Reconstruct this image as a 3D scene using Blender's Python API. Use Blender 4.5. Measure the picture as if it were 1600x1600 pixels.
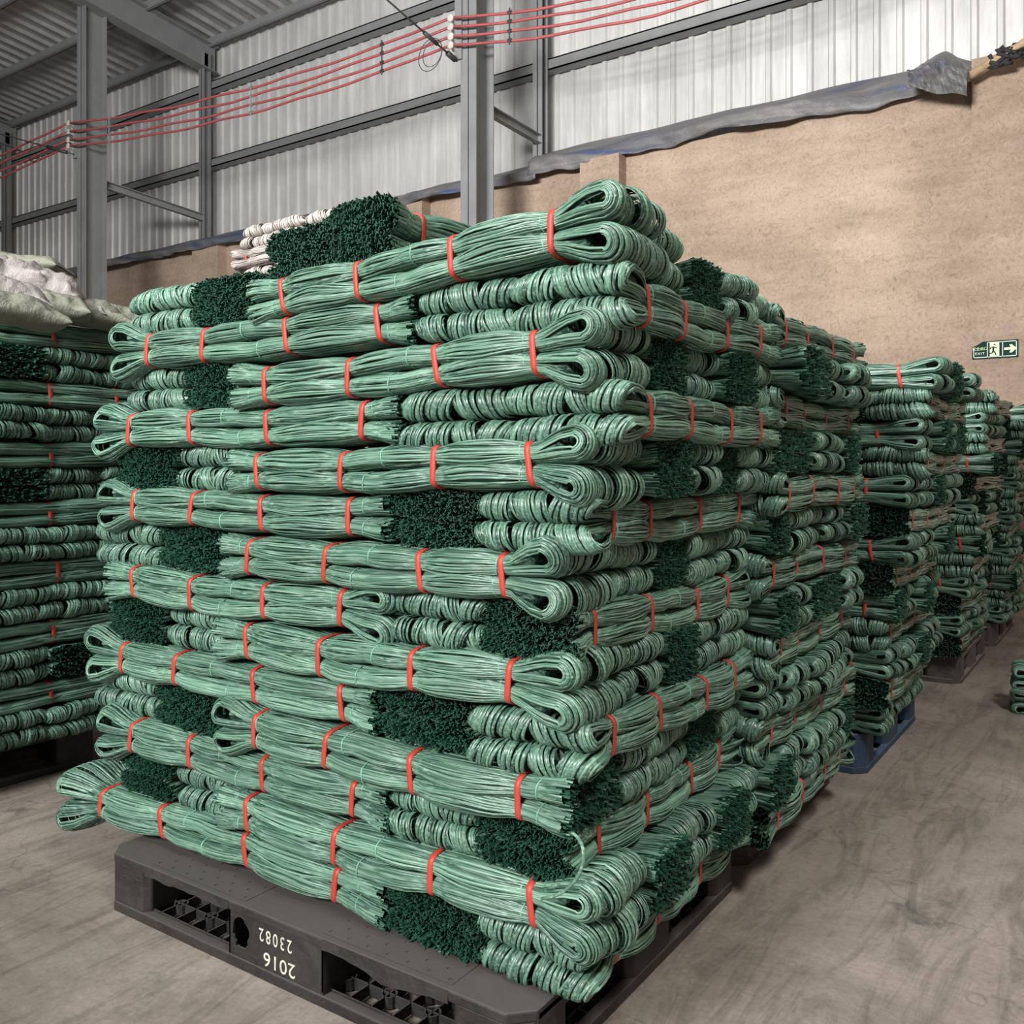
import bpy, math, random
import numpy as np
PI = math.pi
for o in list(bpy.data.objects):
    bpy.data.objects.remove(o)
SC = bpy.context.scene
COL = SC.collection

# ---------------------------------------------------------------- camera, world, lights, exposure
# stack frame: u runs left and away along the stacks' long side, v runs right and away down the aisle
F = 1438.0
UX, UZ, VX, VZ = -.824, .566, .566, .824
NX, NZ = .025, 1.731
HC = 1.2
def uv(X, Z):
    return ((X - NX) * UX + (Z - NZ) * UZ, (X - NX) * VX + (Z - NZ) * VZ)
CU, CV = uv(0, 0)
cam = bpy.data.cameras.new('camera')
cam.lens = 36 * F / 1600
cam.shift_y = -72 / 1600
cam.clip_end = 200
camo = bpy.data.objects.new('camera', cam)
COL.objects.link(camo)
camo.location = (-CU, CV, HC)
camo.rotation_euler = (PI / 2, 0, math.atan2(.566, .824))
SC.camera = camo
def u_at(px, v):                 # u of the point seen at column px on the plane v
    r = (px - 800) / F
    x0, z0 = NX + VX * v, NZ + VZ * v
    return (x0 - r * z0) / (-UX + UZ * r)
def depth(u, v):
    return NZ + UZ * u + VZ * v
def z_at(py, u, v):
    return HC - (py - 728) / F * depth(u, v)
def W(u, v, z):
    return (-u, v, z)

world = bpy.data.worlds.new('world')
SC.world = world
world.use_nodes = True
bg = world.node_tree.nodes['Background']
bg.inputs[0].default_value = (.86, .93, 1.0, 1)
bg.inputs[1].default_value = .18
def area(name, loc, target, sx, sy, power, col):
    l = bpy.data.lights.new(name, 'AREA')
    l.shape = 'RECTANGLE'; l.size = sx; l.size_y = sy
    l.energy = power; l.color = col
    o = bpy.data.objects.new(name, l)
    COL.objects.link(o)
    o.location = loc
    from mathutils import Vector
    d = Vector(target) - Vector(loc)
    o.rotation_euler = d.to_track_quat('-Z', 'Y').to_euler()
    return o
# daylight from the hall's open doorway behind and to the left of the viewer, plus two unseen fills added
area('doorway_daylight', (-1.5, -7.2, 4.6), (-.2, 1.5, 1.1), 2.4, 1.8, 1180, (1, .985, .95))
area('aisle_floor_fill', (4.2, -1.6, 7.4), (3.0, .9, 0), 1.0, 2.4, 170, (1, .96, .90)).data.spread = 1.35  # added fill aimed down at the aisle floor; the roof has no opening
area('wall_fill', (-1.5, -3.0, 4.3), (-3.8, 7.0, 5.8), 3.0, .8, 330, (1, .985, .96)).data.spread = 2.1  # unseen fill added to brighten the upper wall and roof
SC.view_settings.view_transform = 'Standard'
SC.view_settings.look = 'None'
SC.view_settings.exposure = 0.0
SC.view_settings.gamma = 1.0

# ---------------------------------------------------------------- materials
def newmat(name):
    m = bpy.data.materials.new(name)
    m.use_nodes = True
    return m, m.node_tree, m.node_tree.nodes['Principled BSDF']
def nd(t, typ, **kw):
    n = t.nodes.new(typ)
    for k, v in kw.items():
        setattr(n, k, v)
    return n
def ramp(t, stops):
    r = nd(t, 'ShaderNodeValToRGB')
    els = r.color_ramp.elements
    while len(els) < len(stops):
        els.new(.5)
    for e, (p, c) in zip(els, stops):
        e.position = p; e.color = (*c, 1)
    return r
def coords(t, scale=(1, 1, 1), rot=(0, 0, 0), kind='Object'):
    tc = nd(t, 'ShaderNodeTexCoord'); mp = nd(t, 'ShaderNodeMapping')
    mp.inputs['Scale'].default_value = scale; mp.inputs['Rotation'].default_value = rot
    t.links.new(tc.outputs[kind], mp.inputs[0])
    return mp.outputs[0]
def noise(t, vec, scale, detail=4, rough=.6, dist=0):
    n = nd(t, 'ShaderNodeTexNoise')
    n.inputs['Scale'].default_value = scale; n.inputs['Detail'].default_value = detail
    n.inputs['Roughness'].default_value = rough; n.inputs['Distortion'].default_value = dist
    t.links.new(vec, n.inputs['Vector'])
    return n.outputs['Fac']
def mix(t, fac, a, b, mode='MIX'):
    m = nd(t, 'ShaderNodeMix', data_type='RGBA', blend_type=mode)
    for s, v in ((m.inputs[0], fac), (m.inputs[6], a), (m.inputs[7], b)):
        if isinstance(v, (int, float)): s.default_value = v
        elif isinstance(v, tuple): s.default_value = (*v, 1)
        else: t.links.new(v, s)
    return m.outputs[2]
def bump(t, b, h, strength, dist=.01):
    n = nd(t, 'ShaderNodeBump')
    n.inputs['Strength'].default_value = strength; n.inputs['Distance'].default_value = dist
    t.links.new(h, n.inputs['Height']); t.links.new(n.outputs[0], b.inputs['Normal'])

def strap_mat(name, lo, hi, dust, rough=.36):
    m, t, b = newmat(name)
    at = nd(t, 'ShaderNodeAttribute'); at.attribute_name = 'tone'
    base = ramp(t, [(0, lo), (1, hi)])
    t.links.new(at.outputs['Fac'], base.inputs[0])
    v = coords(t, (2.5, 60, 60))
    n = noise(t, v, 3.0, 2, .5)
    r = ramp(t, [(.48, (0, 0, 0)), (.85, (1, 1, 1))]); t.links.new(n, r.inputs[0])
    c = mix(t, r.outputs[0], base.outputs[0], dust)
    # each bundle a little different
    oi = nd(t, 'ShaderNodeObjectInfo')
    hs = nd(t, 'ShaderNodeHueSaturation')
    mr = nd(t, 'ShaderNodeMapRange'); mr.inputs[3].default_value = .86; mr.inputs[4].default_value = 1.12
    t.links.new(oi.outputs['Random'], mr.inputs[0]); t.links.new(mr.outputs[0], hs.inputs['Value'])
    t.links.new(c, hs.inputs['Color'])
    t.links.new(hs.outputs[0], b.inputs['Base Color'])
    b.inputs['Roughness'].default_value = rough
    b.inputs['Specular IOR Level'].default_value = .55
    return m
M = {}
M['strap'] = strap_mat('green_strap', (.009, .048, .032), (.16, .31, .225), (.30, .45, .365))
M['cut'] = strap_mat('cut_strap_end', (.004, .030, .019), (.014, .085, .052), (.02, .10, .065), .55)  # dust-free green, darkened further for the shade in gaps between strap tips
M['white_strap'] = strap_mat('white_strap', (.26, .23, .20), (.50, .46, .43), (.6, .57, .54))
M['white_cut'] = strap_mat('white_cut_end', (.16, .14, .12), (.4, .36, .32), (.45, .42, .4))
def plain(name, col, rough=.6, metal=0, bumpy=0, spec=.5, var=.25, sc=8):
    m, t, b = newmat(name)
    v = coords(t)
    n = noise(t, v, sc, 5, .65)
    r = ramp(t, [(.3, tuple(c * (1 - var) for c in col)), (.7, tuple(min(1, c * (1 + var)) for c in col))])
    t.links.new(n, r.inputs[0]); t.links.new(r.outputs[0], b.inputs['Base Color'])
    b.inputs['Roughness'].default_value = rough; b.inputs['Metallic'].default_value = metal
    b.inputs['Specular IOR Level'].default_value = spec
    if bumpy:
        bump(t, b, noise(t, v, sc * 6, 4, .7), bumpy)
    return m
M['band'] = plain('red_band', (.44, .05, .035), .5, var=.12)
M['tie'] = plain('green_tie', (.16, .36, .27), .45)
M['steel'] = plain('grey_steel', (.24, .25, .255), .5, bumpy=.05, var=.12, sc=3)
M['steel_light'] = plain('pale_steel', (.25, .26, .265), .55, var=.1, sc=3)
M['cable'] = plain('red_cable', (.42, .10, .10), .5, var=.15)
M['porcelain'] = plain('porcelain', (.62, .6, .56), .25)
M['wire'] = plain('dark_wire', (.05, .05, .05), .5)
M['bamboo'] = plain('bamboo', (.5, .36, .22), .5, sc=14)
M['black_rag'] = plain('black_rag', (.03, .03, .032), .8)
M['offwhite'] = plain('offwhite_paint', (.58, .55, .47), .7, sc=40)
M['sign_green'] = plain('sign_green', (.022, .055, .045), .9, spec=.1)
M['sign_glow'] = plain('sign_pale_green', (.62, .82, .42), .4, var=.05)
M['sign_white'] = plain('sign_white', (.7, .8, .72), .4, var=.05)

def plastic(name, dark, dust, holes=False):
    m, t, b = newmat(name)
    v = coords(t)
    n = noise(t, v, 5, 8, .75, 1.0)
    n2 = noise(t, coords(t, (14, 14, 60)), 2, 5, .7, 1.5)
    r = ramp(t, [(.42, (0, 0, 0)), (.68, (1, 1, 1))]); t.links.new(n, r.inputs[0])
    r2 = ramp(t, [(.5, (0, 0, 0)), (.75, (.6, .6, .6))]); t.links.new(n2, r2.inputs[0])
    c = mix(t, r.outputs[0], dark, dust)
    c = mix(t, r2.outputs[0], c, tuple(min(1, x * 1.5) for x in dust))
    # dust settles on upward faces
    g = nd(t, 'ShaderNodeNewGeometry'); s = nd(t, 'ShaderNodeSeparateXYZ')
    t.links.new(g.outputs['Normal'], s.inputs[0])
    r3 = ramp(t, [(.5, (0, 0, 0)), (.95, (.8, .8, .8))]); t.links.new(s.outputs[2], r3.inputs[0])
    c = mix(t, r3.outputs[0], c, tuple(min(1, x * 2.6) for x in dust))
    t.links.new(c, b.inputs['Base Color'])
    b.inputs['Roughness'].default_value = .62
    bump(t, b, noise(t, v, 60, 4, .7), .25, .004)
    return m
M['black_pallet'] = plastic('black_plastic', (.010, .009, .009), (.034, .031, .029))
M['blue_pallet'] = plastic('blue_plastic', (.012, .035, .08), (.03, .05, .08))
M['grey_pallet'] = plastic('grey_plastic', (.05, .045, .04), (.1, .09, .08))

def floor_mat():
    m, t, b = newmat('concrete_floor')
    v = coords(t)
    n1 = noise(t, v, 1.1, 8, .7, .6)
    r1 = ramp(t, [(.33, (.16, .14, .12)), (.5, (.245, .216, .188)), (.68, (.33, .294, .257))]); t.links.new(n1, r1.inputs[0])
    n2 = noise(t, coords(t, (9, 1.3, 1), (0, 0, .5)), 1.0, 7, .7, 1.8)   # drag streaks
    r2 = ramp(t, [(.38, (.62, .62, .62)), (.52, (1, 1, 1))]); t.links.new(n2, r2.inputs[0])
    c = mix(t, .8, r1.outputs[0], r2.outputs[0], 'MULTIPLY')
    n3 = noise(t, v, 2.6, 9, .72, .8)                                     # dark wet-looking stains
    r3 = ramp(t, [(.60, (0, 0, 0)), (.66, (.62, .62, .62))]); t.links.new(n3, r3.inputs[0])
    c = mix(t, r3.outputs[0], c, (.095, .10, .095))
    n4 = noise(t, v, 55, 6, .8)
    r4 = ramp(t, [(.3, (.75, .75, .75)), (.7, (1.12, 1.12, 1.12))]); t.links.new(n4, r4.inputs[0])
    c = mix(t, 1.0, c, r4.outputs[0], 'MULTIPLY')
    # thin scratches / cracks
    w = nd(t, 'ShaderNodeTexVoronoi', feature='DISTANCE_TO_EDGE'); w.inputs['Scale'].default_value = .9
    dn = nd(t, 'ShaderNodeVectorMath', operation='ADD')
    nz = nd(t, 'ShaderNodeTexNoise'); nz.inputs['Scale'].default_value = 3.2; nz.inputs['Detail'].default_value = 6
    t.links.new(v, nz.inputs['Vector'])
    t.links.new(v, dn.inputs[0]); t.links.new(nz.outputs['Color'], dn.inputs[1]); t.links.new(dn.outputs[0], w.inputs['Vector'])
    r5 = ramp(t, [(0, (.55, .55, .55)), (.012, (1, 1, 1))]); t.links.new(w.outputs['Distance'], r5.inputs[0])
    c = mix(t, .55, c, r5.outputs[0], 'MULTIPLY')
    t.links.new(c, b.inputs['Base Color'])
    b.inputs['Roughness'].default_value = .72
    b.inputs['Specular IOR Level'].default_value = .3
    bump(t, b, n4, .25, .004)
    return m
M['floor'] = floor_mat()
def plaster():
    m, t, b = newmat('straw_mud_plaster')
    v = coords(t)
    n1 = noise(t, v, .8, 6, .6, .4)
    r1 = ramp(t, [(.3, (.40, .31, .24)), (.5, (.52, .40, .315)), (.7, (.64, .50, .395))]); t.links.new(n1, r1.inputs[0])
    n2 = noise(t, v, 13, 12, .86, 2.6)
    r2 = ramp(t, [(.36, (.42, .38, .35)), (.47, (.9, .9, .9)), (.62, (1.12, 1.12, 1.12))]); t.links.new(n2, r2.inputs[0])
    c = mix(t, .85, r1.outputs[0], r2.outputs[0], 'MULTIPLY')
    n3 = noise(t, coords(t, (1, 1, 6)), 1.2, 4, .6, .3)
    r3 = ramp(t, [(.35, (.82, .8, .78)), (.6, (1, 1, 1))]); t.links.new(n3, r3.inputs[0])
    c = mix(t, .8, c, r3.outputs[0], 'MULTIPLY')
    t.links.new(c, b.inputs['Base Color'])
    b.inputs['Roughness'].default_value = .95; b.inputs['Specular IOR Level'].default_value = .1
    bump(t, b, n2, .5, .01)
    return m
M['plaster'] = plaster()
def sheet(name, col, streak):
    m, t, b = newmat(name)
    n1 = noise(t, coords(t, (3.5, 3.5, .35)), 2, 6, .7, .6)
    r1 = ramp(t, [(.3, tuple(c * streak for c in col)), (.6, col)]); t.links.new(n1, r1.inputs[0])
    n2 = noise(t, coords(t), 1.5, 5, .6)
    r2 = ramp(t, [(.3, (.82, .82, .83)), (.6, (1, 1, 1))]); t.links.new(n2, r2.inputs[0])
    c = mix(t, .8, r1.outputs[0], r2.outputs[0], 'MULTIPLY')
    t.links.new(c, b.inputs['Base Color'])
    b.inputs['Roughness'].default_value = .45; b.inputs['Metallic'].default_value = .15
    return m
M['cladding'] = sheet('corrugated_cladding', (.74, .74, .73), .74)
M['roof'] = sheet('corrugated_roof', (.50, .505, .51), .8)
def tarp_mat():
    m, t, b = newmat('grey_blue_tarp')
    n1 = noise(t, coords(t, (.7, .7, 5)), 1.3, 5, .6, .9)
    r = ramp(t, [(.30, (.06, .10, .22)), (.41, (.15, .15, .165)), (.58, (.21, .205, .205)), (.75, (.34, .34, .36))])
    t.links.new(n1, r.inputs[0]); t.links.new(r.outputs[0], b.inputs['Base Color'])
    b.inputs['Roughness'].default_value = .5
    bump(t, b, noise(t, coords(t), 9, 5, .7, 1), .6, .03)
    return m
M['tarp'] = tarp_mat()
def sackm(name, col):
    m, t, b = newmat(name)
    v = coords(t)
    w = nd(t, 'ShaderNodeTexChecker'); w.inputs['Scale'].default_value = 220
    n1 = noise(t, v, 6, 5, .6)
    r = ramp(t, [(.3, tuple(c * .7 for c in col)), (.65, col)]); t.links.new(n1, r.inputs[0])
    t.links.new(r.outputs[0], b.inputs['Base Color'])
    b.inputs['Roughness'].default_value = .6
    bump(t, b, noise(t, v, 14, 6, .65, 1.5), .55, .02)
    return m
M['sack_white'] = sackm('white_woven_sack', (.29, .27, .26))
M['sack_green'] = sackm('olive_woven_sack', (.19, .20, .155))

# ---------------------------------------------------------------- helpers
def mesh_np(name, V, Q, mats, mi=None, tone=None, smooth=True):
    me = bpy.data.meshes.new(name)
    V = np.asarray(V, np.float32).reshape(-1, 3); Q = np.asarray(Q, np.int32).reshape(-1, 4)
    me.vertices.add(len(V)); me.vertices.foreach_set('co', V.ravel())
    me.loops.add(Q.size); me.loops.foreach_set('vertex_index', Q.ravel())
    me.polygons.add(len(Q))
    me.polygons.foreach_set('loop_start', np.arange(0, Q.size, 4, dtype=np.int32))
    me.polygons.foreach_set('loop_total', np.full(len(Q), 4, np.int32))
    me.polygons.foreach_set('use_smooth', np.full(len(Q), smooth, bool))
    for m in mats: me.materials.append(m)
    if mi is not None: me.polygons.foreach_set('material_index', np.asarray(mi, np.int32))
    if tone is not None:
        a = me.attributes.new('tone', 'FLOAT', 'POINT'); a.data.foreach_set('value', np.asarray(tone, np.float32))
    me.update(calc_edges=True); me.validate()
    return me
def link(name, me, parent=None):
    o = bpy.data.objects.new(name, me); COL.objects.link(o)
    if parent: o.parent = parent
    return o
class MB:                       # collects boxes / bars / tubes into one mesh
    def __init__(s): s.v = []; s.f = []
    def add(s, vs, fs):
        k = len(s.v); s.v += [tuple(map(float, p)) for p in vs]; s.f += [tuple(i + k for i in f) for f in fs]
    def box(s, a, b):
        (x0, y0, z0), (x1, y1, z1) = a, b
        s.add([(x0, y0, z0), (x1, y0, z0), (x1, y1, z0), (x0, y1, z0), (x0, y0, z1), (x1, y0, z1), (x1, y1, z1), (x0, y1, z1)],
              [(0, 3, 2, 1), (4, 5, 6, 7), (0, 1, 5, 4), (1, 2, 6, 5), (2, 3, 7, 6), (3, 0, 4, 7)])
    def prism(s, poly, z0, z1):            # poly in xy, counter-clockwise
        n = len(poly)
        s.add([(x, y, z0) for x, y in poly] + [(x, y, z1) for x, y in poly],
              [tuple(range(n))[::-1], tuple(range(n, 2 * n))] + [(i, (i + 1) % n, (i + 1) % n + n, i + n) for i in range(n)])
    def tube(s, pts, r, n=8, caps=True):
        P = np.array(pts, float); T = np.gradient(P, axis=0); T /= np.linalg.norm(T, axis=1)[:, None] + 1e-9
        up = np.array([0, 0, 1.]) if abs(T[0, 2]) < .9 else np.array([1., 0, 0])
        vs = []; R = r if hasattr(r, '__len__') else [r] * len(P)
        for p, tt, rr in zip(P, T, R):
            a = np.cross(tt, up); a /= np.linalg.norm(a) + 1e-9; b = np.cross(a, tt)
            for k in range(n):
                q = 2 * PI * k / n; vs.append(p + rr * (a * math.cos(q) + b * math.sin(q)))
        fs = [(i * n + k, i * n + (k + 1) % n, (i + 1) * n + (k + 1) % n, (i + 1) * n + k) for i in range(len(P) - 1) for k in range(n)]
        if caps: fs += [tuple(range(n))[::-1], tuple(range((len(P) - 1) * n, len(P) * n))]
        s.add(vs, fs)
    def build(s, name, mat, parent=None, smooth=False, bevel=0, loc=None):
        me = bpy.data.meshes.new(name); me.from_pydata(s.v, [], s.f); me.materials.append(mat); me.update()
        if smooth: me.polygons.foreach_set('use_smooth', [True] * len(me.polygons))
        o = link(name, me, parent)
        if loc: o.location = loc
        if bevel:
            md = o.modifiers.new('bevel', 'BEVEL'); md.width = bevel; md.segments = 2; md.limit_method = 'ANGLE'
        return o
def tag(o, label, cat, group=None, kind=None):
    o['label'] = label; o['category'] = cat
    if group: o['group'] = group
    if kind: o['kind'] = kind
    return o
def struct(o): o['kind'] = 'structure'; return o
def empty(name, loc, rz=0):
    o = bpy.data.objects.new(name, None); COL.objects.link(o); o.location = loc; o.rotation_euler = (0, 0, rz); o.empty_display_size = .1
    return o

# ---------------------------------------------------------------- the hall
VW = 6.98                                   # the long wall
mb = MB(); mb.add([(-22, -9, 0), (12, -9, 0), (12, 14, 0), (-22, 14, 0)], [(0, 1, 2, 3)])
struct(mb.build('floor', M['floor']))
# straw plaster wall with pilasters
mb = MB()
mb.box((-22, VW, 0), (-u_at(1518, VW), VW + .3, 4.38))
for p0, p1 in ((906, 975), (610, 667), (300, 348), (20, 75)):
    a, b_ = -u_at(p0, VW - .16), -u_at(p1 - 8, VW - .16)
    mb.box((a, VW - .16, 0), (b_, VW + .05, 4.36))
xr = -u_at(1518, VW - .10)
mb.box((xr, VW - .10, 0), (10, VW + .3, 4.52))
struct(mb.build('wall_back', M['plaster']))
mb = MB(); mb.box((8, -9, 0), (8.2, VW + .3, 9.4)); struct(mb.build('wall_right', M['plaster']))
mb = MB(); mb.box((-20.2, -9, 0), (-20, VW + .3, 9.4)); struct(mb.build('wall_left', M['plaster']))
# corrugated cladding above
def corrugated(x0, x1, pitch, d, y, z0, z1):
    mb = MB(); x = x0; pr = []
    while x < x1:
        pr += [(x, y), (x + pitch * .62, y), (x + pitch * .70, y - d), (x + pitch * .90, y - d), (x + pitch * .98, y)]
        x += pitch
    n = len(pr)
    mb.add([(a, b, z0) for a, b in pr] + [(a, b, z1) for a, b in pr], [(i, i + 1, i + 1 + n, i + n) for i in range(n - 1)])
    return mb
ZE = 7.5
struct(corrugated(-20, 10, .2, .025, VW + .34, 4.2, ZE + .1).build('wall_upper', M['cladding']))
# roof rises away from the wall
SL = .11
mb = MB(); x = -20; pr = []
while x < 10:
    pr += [(x, 0), (x + .14, 0), (x + .165, -.045), (x + .2, -.045), (x + .225, 0)]; x += .25
n = len(pr)
vs = [(a, VW + .5, ZE + b) for a, b in pr] + [(a, VW - 15, ZE + b + SL * 15) for a, b in pr]
mb.add(vs, [(i, i + 1, i + 1 + n, i + n) for i in range(n - 1)])
struct(mb.build('ceiling', M['roof']))
tn = [0]
def trim(mb, mat, **k):
    tn[0] += 1
    return struct(mb.build('trim_%d' % tn[0], mat, **k))
for z in (5.62, 6.75):                       # girts: C sections on the wall
    mb = MB(); y = VW + .30
    mb.box((-20, y - .14, z - .06), (10, y, z - .045)); mb.box((-20, y - .14, z + .05), (10, y, z + .065)); mb.box((-20, y - .14, z - .06), (10, y - .128, z + .065))
    trim(mb, M['steel_light'])
for d in (.12, 1.15, 2.2, 3.3, 4.4, 5.5):    # purlins
    mb = MB(); y = VW + .3 - d; z = ZE + SL * (d - .3) - .02
    mb.box((-20, y - .06, z - .15), (10, y, z - .135)); mb.box((-20, y - .012, z - .15), (10, y, z)); mb.box((-20, y - .06, z - .13), (10, y - .05, z - .1))
    trim(mb, M['steel_light'])
posts = [u_at(838, VW), u_at(313, VW), u_at(3, VW), u_at(838, VW) - 5.8]
for u in posts:                              # wall posts and the rafters they carry
    mb = MB()
    mb.box((-u - .06, VW + .02, 4.3), (-u + .06, VW + .03, 7.2)); mb.box((-u - .06, VW + .13, 4.3), (-u + .06, VW + .14, 7.2)); mb.box((-u - .006, VW + .02, 4.3), (-u + .006, VW + .14, 7.2))
    trim(mb, M['steel'])
    mb = MB(); L_ = 9.2
    def zz(dd): return ZE - .17 + SL * dd
    for (h0, h1, w) in ((-.40, -.385, .10), (-.015, 0, .10), (-.385, -.015, .006)):
        vs = []
        for dd in (.0, L_):
            for (xx, hh) in ((-w, h0), (w, h0), (w, h1), (-w, h1)):
                vs.append((-u + xx, VW + .25 - dd, zz(dd) + hh))
        mb.add(vs, [(0, 1, 2, 3), (7, 6, 5, 4), (0, 4, 5, 1), (1, 5, 6, 2), (2, 6, 7, 3), (3, 7, 4, 0)])
    trim(mb, M['steel'])

def column(px, d, label, ztop):
    v = VW - d; u = u_at(px, v)
    o = empty('steel_column', W(u, v, 0)); tag(o, label, 'column')
    mb = MB(); a, b_ = .095, .15
    mb.box((-a, -b_, 0), (a, -b_ + .012, ztop)); mb.box((-a, b_ - .012, 0), (a, b_, ztop)); mb.box((-.005, -b_, 0), (.005, b_, ztop))
    mb.build('column_profile', M['steel'], o)
    mb = MB()                                # bracket that holds the insulators
    mb.box((-a - .05, -b_ - .03, 5.2), (-a + .03, -b_, 5.85)); mb.build('cable_bracket', M['steel_light'], o)
    mb = MB(); mb.box((-.16, -.2, 0), (.16, .2, .02)); mb.build('base_plate', M['steel'], o)
    return u, v
cu, cv = column(746, 1.08, 'grey steel column rising behind the middle of the nearest stack', 7.9)
lu, lv = column(144, 1.6, 'grey steel column at left rising behind the pale sacks', 8.0)
def brace(u0, v0, z0, u1, v1, z1, label):
    mb = MB(); a = np.array(W(u0, v0, z0)); b_ = np.array(W(u1, v1, z1))
    t_ = .045
    for dx, dz, wx, wz in ((0, 0, .005, .05), (.03, .045, .03, .005), (.03, -.045, .03, .005)):
        vs = []
        for p in (a, b_):
            for sx, sz in ((-1, -1), (1, -1), (1, 1), (-1, 1)):
                vs.append(p + np.array([dx + sx * wx, 0, dz + sz * wz]))
        mb.add(vs, [(0, 1, 2, 3), (7, 6, 5, 4), (0, 4, 5, 1), (1, 5, 6, 2), (2, 6, 7, 3), (3, 7, 4, 0)])
    o = mb.build('diagonal_brace', M['steel']); tag(o, label, 'brace')
brace(cu, cv + .15, z_at(165, cu, cv), posts[0], VW + .02, z_at(218, posts[0], VW), 'short diagonal steel brace from the middle column to the wall')
brace(lu, lv + .15, z_at(284, lu, lv), posts[1], VW + .02, z_at(340, posts[1], VW), 'diagonal steel brace from the left column to the wall post')

# red cables on porcelain insulators
ccx, ccy = -cu - .15, cv - .2
lcx, lcy = -lu - .15, lv - .2
zc_ = [z_at(p, cu, cv - .2) for p in (24, 38, 53, 67)]
zl_ = [z_at(p, lu, lv - .2) for p in (190, 203, 216, 226)]
order = ['highest', 'second highest', 'third highest', 'lowest']
for i in range(4):
    for (x, y, z, w) in ((ccx, ccy, zc_[i], 'middle'), (lcx, lcy, zl_[i], 'left')):
        mb = MB(); mb.tube([(x, y - .055, z), (x, y - .045, z), (x, y - .02, z), (x, y + .0, z), (x, y + .03, z), (x, y + .055, z)], [.03, .042, .026, .026, .042, .03], 14)
        o = mb.build('cable_insulator', M['porcelain'], smooth=True)
        tag(o, 'white porcelain spool insulator on the %s steel column, %s of four' % (w, order[i]), 'insulator', 'insulators on the steel columns')
    mb = MB(); pts = []
    A = np.array((lcx, lcy - .04, zl_[i])); B = np.array((ccx, ccy - .04, zc_[i])); D = B - A
    for a_, b_, sag in ((A - D * 1.0 + np.array((0, 0, -.25)), A, .16), (A, B, .17), (B, B + D * .95 + np.array((0, 0, .32)), .34)):
        for k in range(25):
            s = k / 24
            wob = .012 * math.sin(s * 31 + i * 2) * math.sin(PI * s)
            pts.append(a_ + (b_ - a_) * s + np.array((0, 0, -4 * sag * s * (1 - s) + wob)))
    mb.tube(pts, .0135, 6); o = mb.build('power_cable', M['cable'], smooth=True)
    tag(o, 'red cable strung between the columns along the wall, %s of the four' % order[i], 'cable', 'red cables strung between columns')
def cable_pt(i, s):
    A = np.array((lcx, lcy - .04, zl_[i])); B = np.array((ccx, ccy - .04, zc_[i]))
    if s <= 1: return A + (B - A) * s + np.array((0, 0, -4 * .17 * s * (1 - s)))
    D = B - A; s2 = s - 1; b_ = B + D * .95 + np.array((0, 0, .32))
    return B + (b_ - B) * s2 + np.array((0, 0, -4 * .34 * s2 * (1 - s2)))
for s, lb in ((.14, 'nearest the left column'), (.55, 'midway between the two columns'), (.86, 'just left of the middle column'), (1.12, 'just right of the middle column')):
    mb = MB(); p, q = cable_pt(0, s), cable_pt(3, s)
    mb.tube([p + (0, -.015, .04), q + (0, -.015, -.04)], .008, 6)
    for i in range(4):
        c_ = cable_pt(i, s); mb.tube([c_ + (-.02, -.01, 0), c_ + (.02, -.01, 0)], .018, 6)
    o = mb.build('cable_spacer', M['steel_light'] if s < .7 else M['wire']); tag(o, 'thin upright spacer bar clipped on four red cables ' + lb, 'spacer', 'spacers on the red cables')
mb = MB()                                   # tensioned guy wire with a turnbuckle and loose coil
p0 = np.array((-cu - .1, cv - .2, z_at(92, cu, cv - .2))); e_u, e_v = cu + .1, cv - 1.6
p1 = np.array((-e_u - .1, e_v, z_at(-60, e_u, e_v)))
mb.tube([p0, p1], .009, 6); mb.tube([p0 + (p1 - p0) * .02, p0 + (p1 - p0) * .10], .028, 8); mb.tube([p0 + (p1 - p0) * .2, p0 + (p1 - p0) * .33], .02, 8)
for q, rr in ((.27, .16), (.25, .13)):
    c_ = p0 + (p1 - p0) * q - np.array((0, 0, rr))
    mb.tube([c_ + rr * np.array((math.cos(a) * .9, .1 * math.sin(a), math.sin(a))) for a in np.linspace(0, 2 * PI, 26)], .004, 5)
tag(mb.build('guy_wire', M['wire'], smooth=True), 'dark guy wire with turnbuckle and loose loop at the middle column', 'wire')
mb = MB()
p0 = np.array((-lu - .1, lv - .2, z_at(245, lu, lv))); p1 = p0 + np.array((-2.2, -.5, .75))
mb.tube([p0, p1], .009, 6); mb.tube([p0 + (p1 - p0) * .05, p0 + (p1 - p0) * .2], .025, 8)
c_ = p0 + (p1 - p0) * .3 - np.array((0, 0, .12)); mb.tube([c_ + .12 * np.array((math.cos(a) * 1.3, 0, math.sin(a))) for a in np.linspace(0, 2 * PI, 22)], .004, 5)
tag(mb.build('guy_wire', M['wire'], smooth=True), 'dark guy wire with loose loop at the left column', 'wire')

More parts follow.
